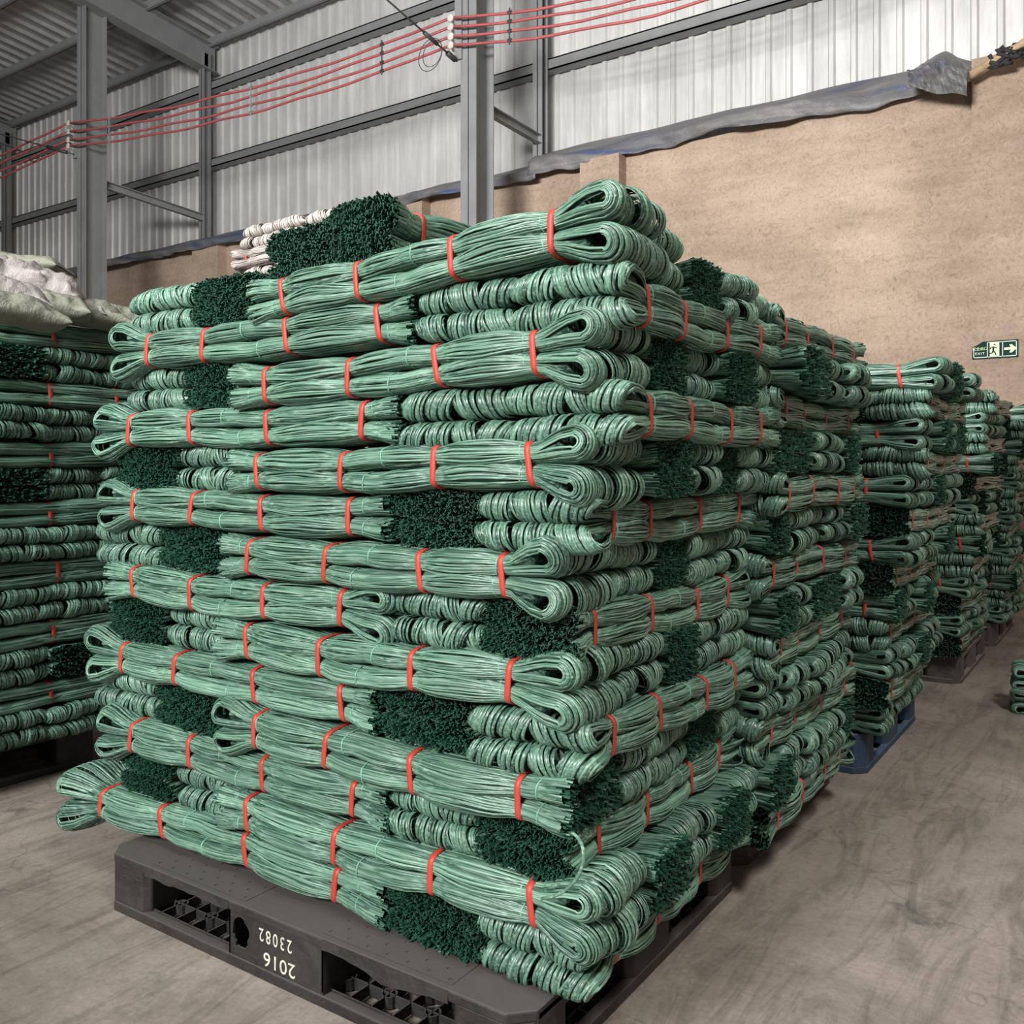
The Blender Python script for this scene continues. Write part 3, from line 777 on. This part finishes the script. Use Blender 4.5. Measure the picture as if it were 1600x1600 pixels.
    for h, hk in enumerate((1, -1)):
        for x in (te, mid + .03 * hk, sb[3] - .018):
            n = 30; ph = np.linspace(0, 2 * PI, n, endpoint=False)
            xx = x + .006 * np.sin(ph + rng.rand() * 6)
            cy = np.sign(np.cos(ph)) * np.abs(np.cos(ph)) ** (2 / NE) * (A(x) + .0015); cz_ = np.sign(np.sin(ph)) * np.abs(np.sin(ph)) ** (2 / NE) * (Bf(x) + .0015) + hk * Cf(x, R) + Hh
            C_ = np.stack([xx, cy, cz_], 1); rr = .0022; rows = []
            nrm = np.stack([np.zeros(n), np.cos(ph), np.sin(ph)], 1)
            for q_ in np.linspace(0, 2 * PI, 5, endpoint=False): rows.append(C_ + rr * (nrm * math.cos(q_) + np.array([1, 0, 0]) * math.sin(q_)))
            V = np.stack(rows, 1); ii = np.arange(n * 5).reshape(n, 5); jj = np.roll(ii, -1, 0); i2 = np.roll(ii, -1, 1); j2 = np.roll(jj, -1, 1)
            ties.append((h, V.reshape(-1, 3), np.stack([ii, jj, j2, i2], -1).reshape(-1, 4)))
    wa, wp, wf = rng.uniform(.002, .006), rng.uniform(0, 6.28), rng.uniform(5, 9)
    def wave(V):
        V[:, 2] += wa * np.sin(V[:, 0] * wf + wp); V[:, 1] += wa * 1.3 * np.sin(V[:, 0] * wf * .7 + wp * 2)
    for a_ in out['hank'] + out['stub']: wave(a_[0])
    for a_ in bands: wave(a_[0])
    for a_ in ties: wave(a_[1])
    d = {'L': L, 'H': Hh * 2}
    sh_ = np.array([L / 2, 0, 0])
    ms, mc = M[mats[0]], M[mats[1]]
    if lod == 0:                                  # far away: one mesh, ends and bands included
        Vs, Qs, Ts, Ms, c = [], [], [], [], 0
        for arr, mi in ((out['hank'], 0), (out['stub'], 1)):
            for V, Q, T in arr:
                Vs.append(V); Qs.append(Q + c); Ts.append(T); Ms.append(np.full(len(Q), mi)); c += len(V)
        for V, Q in bands:
            Vs.append(V); Qs.append(Q + c); Ts.append(np.zeros(len(V))); Ms.append(np.full(len(Q), 2)); c += len(V)
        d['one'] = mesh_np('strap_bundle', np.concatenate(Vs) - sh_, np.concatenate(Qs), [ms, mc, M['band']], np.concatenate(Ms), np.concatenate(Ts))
        return d
    d['hank'] = [mesh_np('hank', V - sh_, Q, [ms], None, T) for V, Q, T in out['hank']]
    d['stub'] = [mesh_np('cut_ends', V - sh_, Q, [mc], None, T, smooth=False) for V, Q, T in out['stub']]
    d['band'] = [mesh_np('binding_band', V - sh_, Q, [M['band']]) for V, Q in bands]
    d['tie'] = [(h, mesh_np('tie_string', V - sh_, Q, [M['tie']])) for h, V, Q in ties]
    return d
def put(d, x, y, z, rz, label, group=None, sx=1, sy=1, sz=1, ry=0, rx=0, ties=True, cat='strap bundle'):
    if 'one' in d:
        o = link('strap_bundle', d['one'])
    else:
        o = bpy.data.objects.new('strap_bundle', None); COL.objects.link(o); o.empty_display_size = .1
        for h in range(2):
            hk = link('hank', d['hank'][h], o)
            link('cut_ends', d['stub'][h], hk)
            if ties:
                for hh_, me in d['tie']:
                    if hh_ == h: link('tie_string', me, hk)
        for me in d['band']: link('binding_band', me, o)
    o.location = (x, y, z); o.rotation_euler = (rx, ry, rz); o.scale = (sx, sy, sz)
    tag(o, label, cat, group)
    return o
R1 = random.Random(11)
SIDE = [make_bundle(100 + i, messy=(.8, 1.3, 1.0, 1.5, .9, 1.2, 1.1, 1.4)[i], lump=4 + i % 2, R=.0385 + .003 * (i % 2), opening=(1, 1.3, .8, 1.1, .6, 1.2, 1, .9)[i]) for i in range(8)]
ENDS = [make_bundle(200 + i, R=.0315, lump=(4, 5, 3, 4, 5)[i], messy=1.2, stubs=1000) for i in range(5)]
MID = [make_bundle(300 + i, R=.0325, opening=1.5, lump=4, lod=1, messy=1.3) for i in range(5)]
FAR = [make_bundle(400 + i, R=.0325, opening=1.5, lump=3, lod=0, messy=1.3) for i in range(4)]
ORD = ['top', 'second', 'third', 'fourth', 'fifth', 'sixth', 'seventh', 'eighth', 'ninth', 'tenth', 'eleventh', 'twelfth', 'thirteenth', 'bottom']
PIT = .1085
LW = .90                                    # length of the bundles that run down the aisle

# nearest stack, bottom layer first: bundle along the left face (left px, right px, loop side) and the bundle ends beside it
T1 = {0: (103, 590, 'L', (595, 912), 'TC'), 2: (150, 600, 'L', (600, 890), 'CT'), 4: (132, 580, 'L', (585, 920), 'TC'), 6: (163, 605, 'R', (609, 900), 'CT'),
      8: (148, 598, 'L', (598, 914), 'TC'), 10: (145, 618, 'L', (630, 968), 'CC'), 12: (170, 640, 'L', (646, 968), 'CC')}
T2 = {1: (335, 934, 'R', (200, 335), 'TC', 'CTCTC'), 3: (328, 880, 'L', (150, 325), 'CT', 'TCCTC'), 5: (332, 893, 'R', (180, 335), 'TC', 'CCTCC'), 7: (342, 880, 'R', (153, 342), 'CT', 'CCTCC'),
      9: (352, 925, 'R', (190, 352), 'TC', 'CTCTC'), 11: (362, 940, 'R', (205, 365), 'CT', 'CTCTC'), 13: (388, 965, 'R', (203, 390), 'CT', 'CCTCC')}
posn = ['at corner', 'second from corner', 'third from corner', 'fourth from corner', 'farthest back']
for k in range(14):
    zb = .162 + PIT * k
    v0 = .085 - .002 * k
    layer = ORD[13 - k] + (' layer down' if 0 < 13 - k < 13 else ' layer')
    if k in T1:
        a, b_, side, (c0, c1), ends = T1[k]
        ua, ub = u_at(a, v0), u_at(b_, v0); L_ = ua - ub
        d = SIDE[(k * 3 + 1) % 8]
        if k == 0: d = make_bundle(77, R=.046, lump=2, fan=.45, messy=1.1, opening=.5)
        put(d, -(ua + ub) / 2, v0 + .1125, zb, PI if side == 'L' else 0,
            'green strap bundle lying lengthwise, left half of the nearest stack, %s' % layer, 'bundles along the nearest stack\'s left face', sx=L_ / 1.1, sy=1, rx=R1.uniform(-.02, .02))
        uc0, uc1 = u_at(c0, v0), u_at(c1, v0); w = (uc0 - uc1) / 2
        for j, e in enumerate(ends):         # j=0 left one, j=1 at the corner
            uu = uc0 - w * (j + .5); d = ENDS[(k + j * 2) % 5] if j == 0 else ENDS[(k // 2 + 3) % 5]
            lab = ('coiled loop end' if e == 'C' else 'dark cut end')
            put(d, -uu, v0 + LW / 2 + (.0 if e == 'C' else .015) + (.01 * R1.random()), zb, -PI / 2 if e == 'C' else PI / 2,
                'green strap bundle, %s out, nearest stack\'s left face %s, %s' % (lab.replace('coiled', 'coiled').replace('dark ', '').replace('coiled ', ''), ('mid-way', 'by corner')[j], layer), 'bundles end-on in the nearest stack\'s left face', sx=LW / 1.1, sy=w / .225, ties=False if j == 0 else True)
        # the U bundles behind (only near the top do they show)
        if k >= 12:
            for s in range(1, 4):
                put(SIDE[(k + s) % 8], -(ua + ub) / 2 - .03, v0 + .1125 + .215 * s, zb, PI if s % 2 else 0, 'green strap bundle behind the front one, %s row back, second layer of nearest stack' % ['', 'first', 'second', 'third'][s], 'bundles inside the nearest stack', sx=L_ / 1.13, sy=.95, ties=False)
    else:
        a, b_, side, (c0, c1), ends, rs = T2[k]
        ua, ub = u_at(a, v0 - .02), u_at(b_, v0 - .02); L_ = ua - ub
        pw = LW / 5
        for s in range(5):
            loop = rs[s] == 'C'
            d = SIDE[(k * 5 + 2) % 8] if s == 0 else ENDS[(k + s) % 5]
            rz = 0 if loop else PI
            lab = 'green strap bundle lying lengthwise, right half of the nearest stack, %s' % layer if s == 0 else \
                  'green strap bundle, %s out, nearest stack\'s right face, %s, %s' % ('coiled loops' if loop else 'cut ends', layer, posn[s])
            vv = v0 - .02 + .1125 if s == 0 else v0 + .11 + pw * (s + .05)
            put(d, -(ua + ub) / 2 + (R1.uniform(-.02, .02) - (.03 if k == 13 else 0) if s else 0), vv, zb - (.012 * s if k == 13 else 0), rz, lab, 'bundles along the nearest stack\'s left face' if s == 0 else 'bundles end-on in the nearest stack\'s right face',
                sx=L_ / 1.1, sy=1 if s == 0 else pw * 1.04 / .225, ties=s == 0, rx=R1.uniform(-.03, .03), ry=(0 if rz else -(.058 if k == 13 else .024 if k > 7 else .008)) * (1 if s < 2 else .3))
        uc0, uc1 = u_at(c0, v0 + .05), ua + .005; w = (uc0 - uc1) / 2
        for j, e in enumerate(ends):
            uu = uc0 - w * (j + .5); d = ENDS[(k + j + 1) % 5]
            put(d, -uu, v0 + .04 + LW / 2, zb, -PI / 2 if e == 'C' else PI / 2,
                'green strap bundle, %s out, nearest stack\'s left edge, %s one, %s' % ('loop end' if e == 'C' else 'cut end', ('outer', 'inner')[j], layer), 'bundles end-on at the nearest stack\'s left edge', sx=LW / 1.1, sy=w / .225, ties=False)
# loose ones lying on top
zt = .162 + PIT * 14
for j, (p, sz_, zz_) in enumerate(((492, 1.30, -.01), (602, 1.55, -.01))):
    uu = u_at(p, .2)
    put(make_bundle(500 + j, R=.03, lod=2, stubs=1100, messy=1.3), -uu, .17 + .5, zt - .02 + zz_, PI / 2 + (.02, -.06)[j],
        'green strap bundle atop the nearest stack, %s of two dark cut-end tufts' % ('left', 'right')[j], 'bundles lying on top of the nearest stack', sx=.95, sy=1.08, sz=sz_)

# ---------------------------------------------------------------- stacks behind
def stack(name, uf, vf, nl, lean, pool, seed, LU=1.1, LV=.93, first=0, left_cols=2, pal=None, coil=.7, hide_left=False, z0=.162, PIT=.1105, s0=None):
    rr = random.Random(seed)
    for k in range(nl):
        zb = z0 + PIT * k; ue = uf - lean * k / nl + rr.uniform(-.025, .025); vs0 = vf + rr.uniform(-.02, .02)
        n_ = nl - 1 - k
        layer = 'top layer' if n_ == 0 else ('bottom layer' if k == 0 else ORD[n_] + ' layer down')
        if (k + first) % 2 == 0:             # aisle-wise bundle on the right face
            for j in range(left_cols):
                e = rr.random() < .6 or k == nl - 1
                put(pool[rr.randrange(len(pool))], -(ue + .115 + .225 * j), vs0 + LV / 2, zb, (-PI / 2 if e else PI / 2) + rr.uniform(-.03, .03),
                    'green strap bundle lying along the %s\'s aisle side, %s%s' % (name, layer, '' if j == 0 else ', second one in'), 'bundles along the aisle side of the %s' % name, sx=LV / 1.1, ties=False, rx=rr.uniform(-.03, .03))
            if not hide_left:
                put(pool[rr.randrange(len(pool))], -(ue + .47 + LU / 2), vs0 + .115, zb, 0 if rr.random() < .5 else PI, 'green strap bundle lying crosswise on the %s\'s front, %s' % (name, layer), 'bundles across the front of the %s' % name, ties=False)
        else:
            pw = LV / 5
            for s in range(5):
                e = rr.random() < (coil if s or not s0 else s0)
                put(pool[rr.randrange(len(pool))], -(ue - .02 + LU / 2 + rr.uniform(-.03, .03)), vs0 + pw * (s + .5), zb, (0 if e else PI) + rr.uniform(-.03, .03),
                    'green strap bundle, %s aisleward, %s, %s, %s' % ('loops' if e else 'cut ends', name, layer, ('nearest of five', 'second of five', 'third of five', 'fourth of five', 'farthest of five')[s]),
                    'bundles end-on in the %s' % name, sy=pw * 1.04 / .225, ties=False, rx=rr.uniform(-.04, .04))
stack('second stack', -.10, 1.0, 13, .05, MID, 21, PIT=.1135, first=0, hide_left=True)
stack('third stack', -.12, 2.25, 13, .20, MID, 33, first=1, s0=.85, hide_left=True)
stack('fourth stack', -.14, 4.05, 13, .14, FAR, 44, first=0, hide_left=True)
stack('farthest stack', -.18, 5.35, 13, .16, FAR, 55, first=1, hide_left=True)
stack('left stack', 2.50, -.30, 14, -.02, MID, 66, LV=1.25, PIT=.1145, first=1, hide_left=True, coil=.85)
pallet(.02, 1.2, 1.3, .95, M['black_pallet'], 'black plastic pallet under the second stack', fine=False)
pallet(-.07, 2.26, 1.2, 1.0, M['blue_pallet'], 'worn blue plastic pallet under the third stack', fine=False)
pallet(-.13, 4.1, 1.2, 1.0, M['grey_pallet'], 'dull grey pallet under the fourth stack', fine=False)
pallet(-.15, 5.4, 1.2, 1.0, M['grey_pallet'], 'dull grey pallet under the farthest stack', fine=False)
pallet(2.55, -.30, 1.2, 1.0, M['black_pallet'], 'black plastic pallet under the left stack with sacks', fine=False)
# bundles at the right frame edge on the floor
for j in range(2):
    put(MID[j + 1], .97, 3.76 + .02 * j, .0 + .108 * j, PI + .05, 'dark green strap bundle on the floor at the right edge, %s one' % ('lower', 'upper')[j], 'bundles on the floor at right', ties=False)
# pale stack far behind
WH = [make_bundle(600 + i, R=.032, lump=3, lod=1, mats=('white_strap', 'white_cut'), messy=1.4) for i in range(2)]
wu, wv = 2.66, 1.90
OR2 = ORD[:13] + ['fourteenth', 'fifteenth', 'sixteenth', 'seventeenth', 'eighteenth', 'nineteenth', 'twentieth', 'twenty-first', 'twenty-second']
NTH = lambda n: OR2[n] + ' layer'
for k in range(22):
    col = 'white'
    if k % 3 == 2:
        put(WH[k % 2], -wu + .12, wv, .02 + .112 * k, 0, 'pale strap bundle lying crosswise in the white stack behind, %s' % NTH(21 - k), 'pale strap bundles in the back stack', ties=False)
    else:
        for j in range(3):
            put(WH[(k + j) % 2], -wu - .36 + .24 * j + .1, wv + .45, .02 + .112 * k, -PI / 2, 'pale strap bundle, coiled end out, white stack behind, %s, %s' % (NTH(21 - k), ('left', 'middle', 'right')[j]), 'pale strap bundles in the back stack', ties=False)

# sacks on the left stack
from mathutils import noise as mn, Vector as Vec
def sack(loc, size, rot, mat, label, seed, crump=1.0):
    nu, nv = 64, 40; V = []; rng = np.random.RandomState(seed); off = Vec(rng.rand(3) * 50)
    for i in range(nu):
        for j in range(nv + 1):
            x = -1 + 2 * i / (nu - 1); a = 2 * PI * (j % nv) / nv
            prof = max(0, 1 - abs(x) ** 3.5) ** .55
            y = np.sign(math.cos(a)) * abs(math.cos(a)) ** .7 * (.84 + .16 * abs(x) ** 3); z = math.sin(a) * prof + .04 * math.sin(a)
            p = Vec((x * 2.2, y * 1.7, z * .8)) + off
            d = .55 * (mn.noise(p) + .5 * mn.noise(p * 2.3)) + .35 * (.5 - abs(mn.noise(p * 1.7 + Vec((9, 3, 1))))) + .2 * (.4 - abs(mn.noise(p * 4.1)))
            d *= crump
            V.append((x * size[0] / 2 * (1 + .04 * d), y * size[1] / 2 * (1 + .10 * d), (z + d * (.25 + .5 * prof) * (1 if z > 0 else .25)) * size[2] / 2 - .25 * size[2] * abs(x) ** 3))
    Q = [(i * (nv + 1) + j, (i + 1) * (nv + 1) + j, (i + 1) * (nv + 1) + j + 1, i * (nv + 1) + j + 1) for i in range(nu - 1) for j in range(nv)]
    o = link('woven_sack', mesh_np('woven_sack', V, Q, [mat])); o.location = loc; o.rotation_euler = rot
    return tag(o, label, 'sack', 'sacks on the left stack')
def sp(px, py, v): u = u_at(px, v); return -u, v, z_at(py, u, v)
for i, (px, py, v, size, rot, mat, lab, cr) in enumerate((
    (8, 485, .06, (.34, .24, .085), (0, .10, 1.3), 'sack_green', 'olive woven sack lying lowest at the left frame edge', .9),
    (62, 478, .42, (.36, .26, .10), (.0, .06, 1.0), 'sack_green', 'olive woven sack under the white ones, middle of the left stack', 1.0),
    (128, 491, .60, (.34, .24, .095), (.0, .10, 1.15), 'sack_green', 'olive woven sack right of middle, below the cream sack tip', 1.0),
    (176, 497, .92, (.36, .24, .10), (.0, .12, 1.1), 'sack_green', 'olive woven sack at the right end, beside the steel column', 1.0),
    (4, 457, .10, (.30, .20, .085), (.0, .22, 1.1), 'sack_white', 'pale woven sack bulging at the left frame edge', .8),
    (48, 441, .44, (.40, .26, .10), (.12, .28, .95), 'sack_white', 'white woven sack lying on top, largest and most crumpled', 1.6),
    (100, 473, .55, (.34, .18, .05), (.0, .24, .9), 'sack_white', 'cream woven sack lying flat between white and olive sacks', 1.4),
    (26, 414, .80, (.46, .28, .085), (.0, .03, .7), 'sack_green', 'pale olive sack at the very top behind the white sack', .7))):
    x, y, z = sp(px, py, v)
    sack((x, y, z), size, rot, M[mat], lab, 700 + i, cr)

# loose straps poking out of the stack
def loose(pts, label):
    P = np.array([W(u, v, z) for u, v, z in pts]); t = np.linspace(0, 1, len(P)); tt = np.linspace(0, 1, 24)
    Q_ = np.stack([np.polyval(np.polyfit(t, P[:, k], len(P) - 1), tt) for k in range(3)], 1)[None]
    N = np.broadcast_to(np.array([.45, -.6, .65]), Q_.shape)
    V, Q = ribbons(Q_, N, np.array([.0065]), .0014, np.zeros((1, 24)), 4)
    o = link('loose_strap', mesh_np('loose_strap', V, Q, [M['strap']], None, np.full(len(V), .45)))
    o.modifiers.new('thick', 'SOLIDIFY').thickness = .0012
    tag(o, label, 'strap')
va = .03
def q(px, py, v): u = u_at(px, v); return (u, v, z_at(py, u, v))
loose([q(892, 1300, .0), q(912, 1335, -.03), q(895, 1380, -.03), q(846, 1404, -.01)], 'loose green strap curving down past the lowest loops at the near corner')
